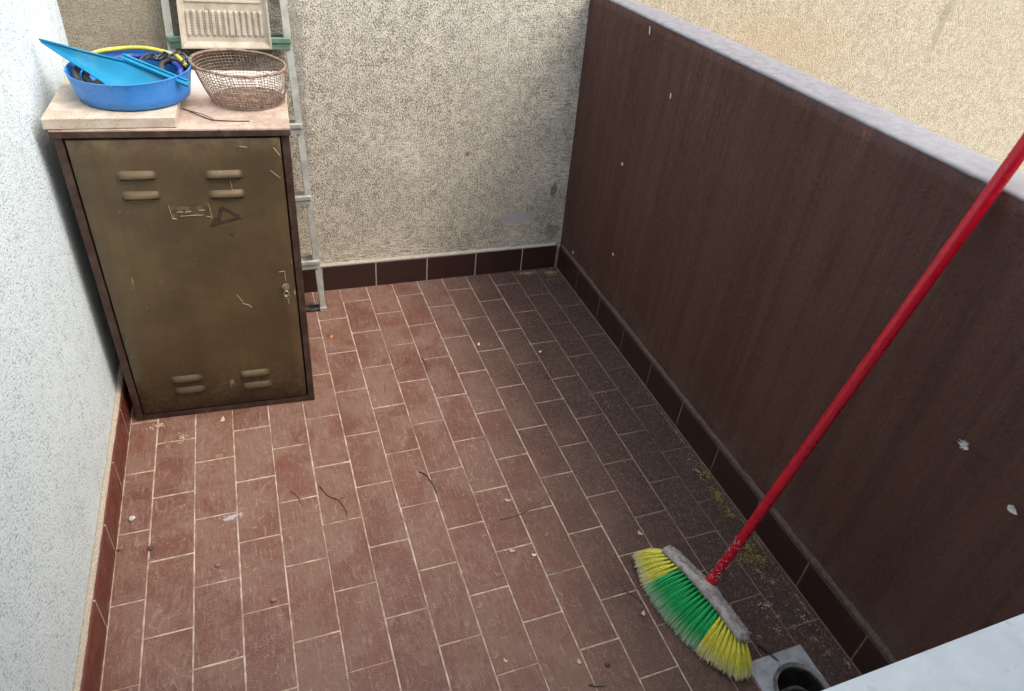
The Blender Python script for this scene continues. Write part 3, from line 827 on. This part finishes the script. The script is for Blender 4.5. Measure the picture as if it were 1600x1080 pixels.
for h in hs:
    x0, x1 = txe(h); r = []
    for u in us:
        d = depth(u, h); inner = .075 < u < .925
        if inner and .035 < h < .118:
            ph = (u - .075) / .85 * 12.5
            if (ph % 1) < .52:
                e = min((h - .035) / .006, (.118 - h) / .006, 1); d += .0065 * max(0, e)
        if inner and .142 < h < .150: d += .004
        if .1 < u < .9 and .165 < h < .36:
            e = min((u - .1) * .29, (.9 - u) * .29, h - .165, .36 - h)
            d += .008 * (1 if e < .008 else 0) - (.010 if e > .012 else 0)
        r.append(tpt(lerp(x0, x1, u), h, d))
    rows.append(r)
back = [[(p[0], p[1] + .004, p[2]) for p in r] for r in rows]
A = loft(bm, rows, False); B = loft(bm, back, False)
def st(a, b):
    for k in range(len(a) - 1): bm.faces.new((a[k], b[k], b[k + 1], a[k + 1]))
st(A[0], B[0]); st(A[-1], B[-1]); st([r[0] for r in A], [r[0] for r in B]); st([r[-1] for r in A], [r[-1] for r in B])
obj('tray_body', bm, M_TRAY, tr)
bm = bmesh.new()
for i in range(13):
    for j in range(9):
        u = .075 + (i + .78) / 12.5 * .85
        if u > .925: continue
        h = .042 + j * .0088; x0, x1 = txe(h)
        p = Vector(tpt(lerp(x0, x1, u), h, .0045)); r = bmesh.ops.create_icosphere(bm, subdivisions=1, radius=.0022)
        for v in r['verts']: v.co = v.co * 1. + p
dots = obj('stud', bm, simple('dark_studs', (110, 102, 90), .8), tr); dots['kind'] = 'stuff'
bm = mktube([tpt(.462, .128, .004), tpt(.462, .128, .008)], .007, 12); obj('moulded_disc', bm, M_TRAY, tr)

# ------------------------------------------------------------------ BROOM
br = thing('broom', 'push broom with red handle and yellow and green bristles leaning on the parapet', 'broom', (1.52, -1.07, 0))
M_RED = simple('red_lacquered_handle', (186, 14, 40), .30, 0, .04, 30, 0, (160, 14, 30), 20, .15)
M_BLOCK = simple('dusty_grey_block', (166, 162, 158), .85, 0, .2, 60, .6, (112, 102, 94), 40, .75)
P0, P1 = Vector((1.594, -1.066, .128)), Vector((1.916, -1.061, 1.305))
hd = (P1 - P0).normalized()
bm = mktube([P0 - hd * .0, P0 + hd * .02, P0 + hd * .3, P0 + hd * .6, P0 + hd * 1.40, P0 + hd * 1.41], [.0132, .0135, .0137, .0141, .0150, .011], 20)
obj('handle', bm, M_RED, br, True)
Lax = Vector((.060, -.318, -.0)).normalized()
Bd = Vector((-.44, -.06, -.9)).normalized(); Bd = (Bd - Lax * Bd.dot(Lax)).normalized()
Wd = Lax.cross(Bd).normalized()
if Wd.x < 0: Wd = -Wd
BCn = Vector((1.574, -1.078, .112)); HLn = .164
def blk(t, w_, b_):   # t along -1..1, w_ across, b_ along bristle direction
    arch = .010 * (t * t) - .003
    return BCn + Lax * (t * HLn) + Bd * (b_ + arch) + Wd * (w_ - .006 * t * t)
bm = bmesh.new(); rings = []
for i in range(33):
    t = lerp(-1, 1, i / 32); e = math.sqrt(max(0.0, 1 - max(0, (abs(t) - .90) / .102) ** 2)); hw_ = .027 * (.25 + .75 * e); hb = .012 * (.35 + .65 * e)
    k = .004 * math.exp(-(t / .18) ** 2)
    sec = []
    for j in range(14):
        a = 2 * math.pi * j / 14; cw, cb_ = math.cos(a), math.sin(a)
        cw = math.copysign(abs(cw) ** .6, cw); cb_ = math.copysign(abs(cb_) ** .6, cb_)
        nn = .0008 * mnoise.noise(Vector((i * .7, j, 3)))
        sec.append(blk(t, cw * (hw_ + k) + nn, cb_ * (hb) - (k * 2 if cb_ < 0 else 0)))
    rings.append(sec)
loft(bm, rings, True, True, True)
block = obj('head_block', bm, M_BLOCK, br, True)
bm = mktube([P0 - hd * .022, P0 - hd * .004, P0 + hd * .014, P0 + hd * .022], [.019, .0172, .0165, .0158], 18)
obj('socket', bm, M_RED, block, True)
# fluff and grit stuck to the lower handle
bm = bmesh.new()
for _ in range(70):
    q = rnd.random() ** 1.6 * .16; a = rnd.uniform(0, 6.28)
    o1 = hd.orthogonal().normalized(); o2 = hd.cross(o1)
    c = P0 + hd * (q + .01) + (o1 * math.cos(a) + o2 * math.sin(a)) * .0137
    d = (hd * rnd.uniform(-1, 1) + (o1 * -math.sin(a) + o2 * math.cos(a)) * rnd.uniform(-1, 1)).normalized()
    ln = rnd.uniform(.004, .014)
    tube(bm, [c - d * ln / 2, c + (o1 * math.cos(a) + o2 * math.sin(a)) * rnd.uniform(.0, .004), c + d * ln / 2], rnd.uniform(.0005, .0013), 4)
for _ in range(90):
    t = rnd.uniform(-.95, .95); c = blk(t, rnd.uniform(-.016, .018), -.0125); d = Vector((rnd.uniform(-1, 1), rnd.uniform(-1, 1), rnd.uniform(-.2, .6))).normalized(); ln = rnd.uniform(.004, .014)
    tube(bm, [c - d * ln / 2, c - Bd * rnd.uniform(.001, .004), c + d * ln / 2], rnd.uniform(.0006, .0016), 4)
fl = obj('fluff', bm, simple('grey_fluff', (158, 146, 132), .95, 0, .3, 90), br); fl['kind'] = 'stuff'

def bristle_mat(name, c, tip):
    g = G(name); at = g.n('ShaderNodeAttribute'); at.attribute_name = 't'
    rnd_ = g.noise(g.pos(), 160, 2)
    col = g.mix(g.ramp(rnd_, .35, .65), tuple(v * .8 for v in lin(c)[:3]), lin(c))
    col = g.mix(g.ramp(at.outputs['Fac'], .62, 1.0, 0, .85), col, lin(tip))
    m = g.fin(col, .45, None, 0, .4); g.b.inputs['Subsurface Weight'].default_value = 0
    return m
M_BY = bristle_mat('yellow_bristle', (248, 243, 104), (232, 228, 190)); M_BG = bristle_mat('green_bristle', (58, 202, 118), (190, 212, 184))
NT = 26
def tip_pt(t, row):
    # resting line of the bristle ends on the tiles
    x = lerp(1.478, 1.568, (t + 1) / 2) - .052 * (1 - t * t) + row * .018
    y = lerp(-.858, -1.302, (t + 1) / 2)
    z = .006 + .022 * max(0, abs(t) - .55) / .45
    return Vector((x, y, z))
for k in range(NT):
    t = lerp(-.95, .95, k / (NT - 1))
    yel = t < -.56 or t > .46
    for row in range(3):
        bm = bmesh.new(); lay = bm.verts.layers.float.new('t')
        rt = blk(t, lerp(-.020, .016, row / 2), .010); tp = tip_pt(t, row)
        ax = (tp - rt).normalized(); s1 = ax.orthogonal().normalized(); s2 = ax.cross(s1)
        for b_ in range(64):
            a = rnd.uniform(0, 6.28); r0 = .0022 * math.sqrt(rnd.random()); sp = rnd.uniform(.6, 1.) * .0150 * math.sqrt(rnd.random())
            p0 = rt + s1 * r0 * math.cos(a) + s2 * r0 * math.sin(a)
            p2 = tp + s1 * sp * math.cos(a) + s2 * sp * math.sin(a) + ax * rnd.uniform(-.012, .004)
            p2.z = max(.0015, p2.z)
            p1 = p0.lerp(p2, .55) + Vector((rnd.uniform(-.002, .002), rnd.uniform(-.002, .002), .004 + rnd.uniform(0, .004)))
            pts = [p0, p0.lerp(p1, .5) + Vector((0, 0, .001)), p1, p1.lerp(p2, .6) + Vector((0, 0, .0008)), p2]
            rg = tube(bm, pts, [.0008, .0008, .00075, .0007, .0004], 3)
            for q, ring in enumerate(rg):
                for v in ring: v[lay] = (0, .28, .55, .82, 1.)[q]
        obj('bristle_tuft', bm, M_BY if yel else M_BG, block, False)

# ------------------------------------------------------------------ DRAIN
dr = thing('floor_drain', 'square steel floor drain with a round open hole beside the broom', 'drain', (1.715, -1.345, 0))
M_PLATE = simple('dull_zinc_plate', (186, 190, 190), .40, .35, .1, 25, .1, (120, 120, 116), 34, .45)
DC, DRo = (1.727, -1.362), .0775
bm = bmesh.new(); N = 48
def sq(a):
    d = Vector((math.cos(a), math.sin(a))); x0, y0, x1, y1 = DR; best = 9
    for lim, comp, c in ((x1, 0, DC[0]), (x0, 0, DC[0]), (y1, 1, DC[1]), (y0, 1, DC[1])):
        if abs(d[comp]) > 1e-6:
            tt = (lim - c) / d[comp]
            if tt > 0: best = min(best, tt)
    return (DC[0] + d.x * best, DC[1] + d.y * best)
angs = sorted([2 * math.pi * k / N for k in range(N)] + [math.atan2(y - DC[1], x - DC[0]) % (2 * math.pi) for x in (DR[0], DR[2]) for y in (DR[1], DR[3])])
o1 = [(*sq(a), -.004) for a in angs]; o2 = [(*sq(a), .0022) for a in angs]; i1 = [(DC[0] + DRo * math.cos(a), DC[1] + DRo * math.sin(a), .0022) for a in angs]; i2 = [(DC[0] + DRo * math.cos(a), DC[1] + DRo * math.sin(a), -.006) for a in angs]
loft(bm, [o1, o2, i1, i2], True); obj('plate', bm, M_PLATE, dr)
bm = bmesh.new()
loft(bm, [circ(DC, r * 1.183, 48, z) for r, z in ((.0652, -.004), (.0652, .0045), (.0635, .006), (.0615, .006), (.060, .0035), (.058, .0035), (.0575, .005), (.0555, .005), (.0545, .002), (.0545, -.012), (.0655, -.012))], True)
obj('ring', bm, simple('worn_brass_steel', (128, 126, 120), .4, .5, .3, 40, 0, (70, 66, 60), 60, .6), dr, True)
bm = bmesh.new()
loft(bm, [circ(DC, r * 1.183, 32, z) for r, z in ((.0548, -.010), (.053, -.05), (.052, -.11), (.001, -.112))], True)
obj('cup', bm, simple('slimy_black_pipe', (40, 38, 34), .5, 0, .5, 50, .6, (92, 88, 78), 22, .5), dr, True)
bm = mktube(spline([(DC[0] - .03, DC[1] + .03, -.045), (DC[0] + .005, DC[1] + .02, -.02), (DC[0] + .035, DC[1] - .01, -.03), (DC[0] + .04, DC[1] - .035, -.05)], 5), .0055, 7)
obj('trap_bar', bm, simple('grimy_pipe', (86, 80, 70), .7, .2, .4, 60, .5), dr, True)

# ------------------------------------------------------------------ LITTER
M_TWIG = simple('brown_twig', (126, 98, 76), .9, 0, .4, 120, .4)
M_TWIGD = simple('black_twig', (58, 48, 42), .9, 0, .4, 120, .4)
def twig(label, pts, r, m=M_TWIG, branch=None):
    P = []
    for i, p in enumerate(pts): P.append((p[0], p[1], r + .0008 + (p[2] if len(p) > 2 else 0)))
    s = spline(P, 5); n = len(s)
    bm = bmesh.new(); tube(bm, [p + Vector((rnd.uniform(-.0008, .0008), rnd.uniform(-.0008, .0008), 0)) for p in s], [r * (1 - .55 * i / n) for i in range(n)], 6)
    if branch: tube(bm, spline([(p[0], p[1], r + .001 + (p[2] if len(p) > 2 else .0)) for p in branch], 4), r * .6, 5)
    o = obj('twig', bm, m, None, True); tag(recenter(o), label, 'twig', 'twigs scattered on the tiled floor')
twig('long thin curved twig on the tiles in front of the cabinet and ladder', [(1.028, .244), (.965, .20), (.93, .16), (.908, .115), (.902, .081)], .0018)
twig('short dark crooked twig just right of the long curved twig', [(1.085, .245), (1.09, .20), (1.082, .152)], .0019, M_TWIGD)
twig('dark bent twig near the middle of the tiled floor', [(.932, -.349), (.95, -.37), (.961, -.41), (.966, -.455)], .0021, M_TWIGD)
twig('small dark twig left of the forked twig on the tiles', [(.522, -.323), (.54, -.35), (.55, -.39)], .0024)
twig('thick forked brown twig on the tiles in the left half', [(.611, -.325), (.632, -.372), (.661, -.399), (.672, -.43), (.677, -.466)], .0031, M_TWIG, [(.661, -.399), (.678, -.392)])
twig('longest pale arched twig lying on the tiles left of the broom', [(1.128, -.611), (1.19, -.607), (1.243, -.595), (1.29, -.572), (1.332, -.544)], .0021)
twig('short black twig poking over the edge of the steel drain plate', [(1.685, -1.218, .003), (1.70, -1.245, .004), (1.713, -1.275, .004)], .0026, M_TWIGD)
twig('thin black twig on the tiles at the bottom edge of the photo', [(1.183, -1.176), (1.20, -1.186), (1.222, -1.191)], .0018, M_TWIGD)
twig('thin hooked twig beside the bristles of the broom', [(1.40, -.955), (1.425, -.985), (1.437, -1.02)], .0012, M_TWIGD)

def snail(label, x, y, r, m, rz=0., group='snail shells on the tiled floor'):
    bm = bmesh.new(); pts = []; rad = []
    for i in range(40):
        a = i / 39 * 2 * math.pi * 2.3; k = 1 - i / 39 * .86
        pts.append((r * .55 * k * math.cos(a), r * .55 * k * math.sin(a), r * (.55 + .55 * (i / 39)))); rad.append(r * .52 * k)
    tube(bm, pts, rad, 9)
    bm.transform(Matrix.Translation((x, y, 0)) @ Matrix.Rotation(rz, 4, 'Z') @ Matrix.Rotation(.35, 4, 'X'))
    mz = min(v.co.z for v in bm.verts)
    for v in bm.verts: v.co.z -= mz - .0004
    o = obj('snail_shell', bm, m, None, True); tag(recenter(o), label, 'snail shell', group)
M_SH_W = simple('white_shell', (212, 206, 200), .5, 0, .15, 200, 0, (120, 100, 90), 90, .5)
M_SH_B = simple('brown_shell', (150, 110, 92), .5, 0, .25, 200, 0, (80, 52, 42), 90, .6)
M_SH_D = simple('dark_shell', (84, 62, 54), .5, 0, .25, 200)
snail('white snail shell on the tiles close to the left wall', .069, -.311, .0095, M_SH_W)
snail('small pinkish brown snail shell on the tiles, third column from the left wall', .301, -.545, .008, M_SH_B, 1.)
snail('brown snail shell resting near a grout line below the other brown one', .44, -.702, .0085, M_SH_B, 2.)
snail('dark brown snail shell on a grout line below the white shell', .124, -.435, .0078, M_SH_D, .5)
snail('tan snail shell tucked against the red skirting of the left wall', .046, -.416, .0078, M_SH_B, 3.)
snail('dark round snail shell on the tiles left of the broom bristles', 1.253, -1.142, .0075, M_SH_D, 1.5)

def flake(name, label, cat, x, y, z, s, m, n=9, group=None, curl=.5, nrm=(0, 0, 1), thick=.0006):
    """a curled irregular flake / leaf scrap with thickness"""
    bm = bmesh.new(); pts = []
    c0 = Vector((0, 0, 0)); ring = []
    for k in range(n):
        a = 2 * math.pi * k / n; r = s * rnd.uniform(.6, 1.1)
        xx, yy = r * math.cos(a) * 1.25, r * math.sin(a) * .8
        ring.append(Vector((xx, yy, curl * (xx * xx + .6 * yy * yy) / s + rnd.uniform(0, .2) * s)))
    a = [bm.verts.new(p) for p in ring]; ca = bm.verts.new(c0); b = [bm.verts.new(p * .97 - Vector((0, 0, thick))) for p in ring]; cb2 = bm.verts.new(c0 - Vector((0, 0, thick)))
    for k in range(n):
        k2 = (k + 1) % n; bm.faces.new((ca, a[k], a[k2])); bm.faces.new((cb2, b[k2], b[k])); bm.faces.new((a[k], b[k], b[k2], a[k2]))
    q = Vector(nrm).to_track_quat('Z', 'Y').to_matrix().to_4x4()
    bm.transform(Matrix.Translation((x, y, z + .0012)) @ q @ Matrix.Rotation(rnd.uniform(0, 6), 4, 'Z'))
    o = obj(name, bm, m); recenter(o); tag(o, label, cat, group); return o
M_PALE = simple('pale_dry_leaf', (196, 170, 150), .9, 0, .2, 150); M_WHITE = simple('white_crumb', (222, 216, 208), .9, 0, .15, 200); M_OCH = simple('ochre_chip', (206, 150, 70), .8)
GF = 'leaf scraps and crumbs on the tiled floor'
flake('leaf_scrap', 'curled pinkish dry leaf on the tiles at the foot of the cabinet', 'leaf', .327, .060, 0, .011, M_PALE, 9, GF)
flake('leaf_scrap', 'pale triangular leaf chip above the arched twig', 'leaf', 1.179, -.545, 0, .0105, M_PALE, 5, GF)
flake('leaf_scrap', 'pale leaf sliver on the tiles below the arched twig', 'leaf', 1.128, -.733, 0, .008, M_PALE, 7, GF)
flake('leaf_scrap', 'whitish chip just right of the pale leaf sliver', 'leaf', 1.187, -.765, 0, .007, M_WHITE, 7, GF)
flake('plaster_crumb', 'white crumb on the tiles in the upper middle of the floor', 'crumb', 1.336, .275, 0, .0095, M_WHITE, 8, GF, .9)
flake('plaster_crumb', 'small white crumb on a grout line right of the larger crumb', 'crumb', 1.575, .175, 0, .007, M_WHITE, 8, GF, .9)
flake('paint_chip', 'small ochre yellow chip on the tiles right of the cabinet', 'chip', .755, .47, 0, .008, M_OCH, 7, GF, .2)
for i, (x, y, s, lab) in enumerate(((1.42, -1.037, .008, 'tan leaf chip on the tiles next to the green bristles'), (1.184, -1.112, .007, 'pale chip left of the dark round snail shell'), (.997, -1.051, .006, 'tiny pale chip on the tiles at the bottom middle'), (1.545, -.785, .009, 'pale leaf chip on the dark tiles above the broom head'))):
    flake('leaf_scrap', lab, 'leaf', x, y, 0, s, M_PALE, 8, GF)
# heap of leaf crumbs by the cabinet
def crumbs(name, label, cat, spots, m, count, smin, smax, seed, flat=.6):
    r_ = random.Random(seed); bm = bmesh.new()
    tot = sum(s[2] * s[3] for s in spots)
    for (x, y, rx, ry_) in spots:
        for _ in range(int(count * rx * ry_ / tot)):
            a = r_.uniform(0, 6.28); q = abs(r_.gauss(0, .5)); cx, cy = x + rx * q * math.cos(a), y + ry_ * q * math.sin(a)
            if cx > 1.9215 or cx < .04 or cy > .826: continue
            s = r_.uniform(smin, smax) * (1.3 - .5 * min(1, q))
            vs = [Vector((r_.uniform(-1, 1), r_.uniform(-1, 1), r_.uniform(0, 1.2) * flat)) * s for _ in range(4)]
            v = [bm.verts.new(Vector((cx, cy, .0006)) + k) for k in vs]
            for f_ in ((0, 1, 2), (0, 3, 1), (1, 3, 2), (2, 3, 0)): bm.faces.new([v[i] for i in f_])
    o = obj(name, bm, m); recenter(o); tag(o, label, cat, kind='stuff'); return o
M_MOSS = simple('yellow_green_moss', (136, 116, 70), .95, 0, .6, 150, 0, (62, 48, 34), 90, .9)
M_MOSSB = simple('brown_moss', (150, 128, 96), .95, 0, .5, 150)
crumbs('leaf_crumbs', 'pale crumbled dry leaves on the tiles in front of the cabinet', 'debris', [(.203, .005, .03, .035), (.195, -.02, .015, .015), (.12, .085, .07, .02)], M_PALE, 190, .001, .0045, 3)
crumbs('moss', 'yellowish dry moss in the far corner by the parapet', 'moss', [(1.755, .795, .10, .025), (1.87, .775, .07, .05)], M_MOSSB, 1200, .0015, .004, 5)
crumbs('moss', 'yellow moss clump against the parapet skirting above the red handle', 'moss', [(1.885, -.715, .035, .06), (1.880, -.79, .035, .05), (1.90, -.62, .02, .06)], M_MOSS, 900, .0014, .0052, 6)
crumbs('moss', 'yellow green moss clump on the floor behind the lower red handle', 'moss', [(1.865, -.925, .045, .06), (1.875, -.975, .04, .04), (1.83, -.96, .045, .04)], M_MOSS, 900, .0014, .0052, 7)
crumbs('moss', 'brown moss tufts on the dark tiles between drain and parapet', 'moss', [(1.859, -1.059, .035, .03), (1.773, -1.195, .04, .03), (1.864, -1.253, .035, .035), (1.905, -1.338, .015, .03), (1.706, -1.195, .02, .015), (1.87, -1.30, .025, .02), (1.80, -1.16, .025, .02), (1.83, -1.20, .02, .02), (1.905, -.9, .01, .25), (1.90, -1.15, .015, .2), (1.905, -.4, .008, .4)], M_MOSSB, 1400, .0012, .0034, 8)
crumbs('litter', 'pale fluff and leaf crumbs on the dark tiles behind the broom', 'debris', [(1.84, -1.02, .05, .08), (1.79, -1.12, .08, .06), (1.87, -1.18, .04, .08), (1.88, -.6, .03, .25)], M_PALE, 260, .001, .0038, 12)
crumbs('grit', 'fine pale grit and dust crumbs scattered over the floor tiles', 'grit', [(1.72, -.2, .28, 1.5), (1.5, .1, .45, 1.1), (1.1, -.4, 1.2, 1.3), (1.75, -1.0, .25, .5)], simple('pale_grit', (170, 150, 136), .95, 0, .4, 60), 3800, .0006, .0023, 9)
crumbs('dirt_crumbs', 'dark soil crumbs scattered along the tiles by the parapet', 'dirt', [(1.80, -.4, .16, 1.3), (1.72, -1.0, .22, .5), (1.55, 0, .4, 1.)], simple('dark_soil', (48, 36, 30), .95, 0, .4, 60), 3000, .0008, .0026, 10)

# feathers and droppings on the parapet
M_FEA = simple('white_feather', (226, 222, 216), .9, 0, .1, 60)
def feather(label, y, z, ln, wd, ang, fluffy=False):
    bm = bmesh.new(); x = px_in(y, z) - .003
    nb = 26 if fluffy else 22; c, s = math.cos(ang), math.sin(ang)
    def P(a, b, d): return (x - d, y + a * c - b * s, z + a * s + b * c)
    tube(bm, [P(-ln / 2, 0, .0004), P(0, 0, .0016), P(ln / 2, 0, .001)], .0006, 4)
    for k in range(nb):
        t = k / (nb - 1); a = lerp(-ln / 2, ln / 2, t)
        for sg in (-1, 1):
            L2 = wd * math.sin(math.pi * (t * .85 + .1)) * rnd.uniform(.8, 1.1)
            if fluffy: a2 = a + rnd.uniform(-.4, .8) * wd; L2 *= rnd.uniform(.5, 1.3)
            else: a2 = a + L2 * .6
            d2 = rnd.uniform(.0008, .004)
            tube(bm, [P(a, 0, .001), P((a + a2) / 2, sg * L2 * .55, d2), P(a2, sg * L2, d2 * .7)], [.0010, .0009, .0004], 3)
    o = obj('feather', bm, M_FEA); recenter(o); tag(o, label, 'feather', 'white feathers stuck to the brown parapet')
feather('fluffy white feather tuft on the brown parapet right of the red handle', -1.266, .77, .016, .012, .9, True)
feather('oval white feather on the parapet just above the marble sill', -1.415, .725, .022, .009, .15)
feather('tiny white down feather hanging just under the parapet top near the far end', .346, 1.258, .026, .004, 1.2)
feather('small thin white feather on the upper far part of the parapet', .138, 1.094, .018, .003, 1.4)
feather('white down tuft on the far part of the parapet at mid height', .373, .744, .013, .007, .3, True)
feather('white down tuft low on the far part of the parapet', .321, .358, .010, .006, .5, True)
feather('tiny white feather near the foot of the parapet by the far corner', .687, .16, .018, .003, 1.5)
fl2 = flake('feather', 'pale feather lying on the skirting ledge behind the red handle', 'feather', 1.928, -.875, .132, .013, M_PALE, 9, 'white feathers stuck to the brown parapet', .2)
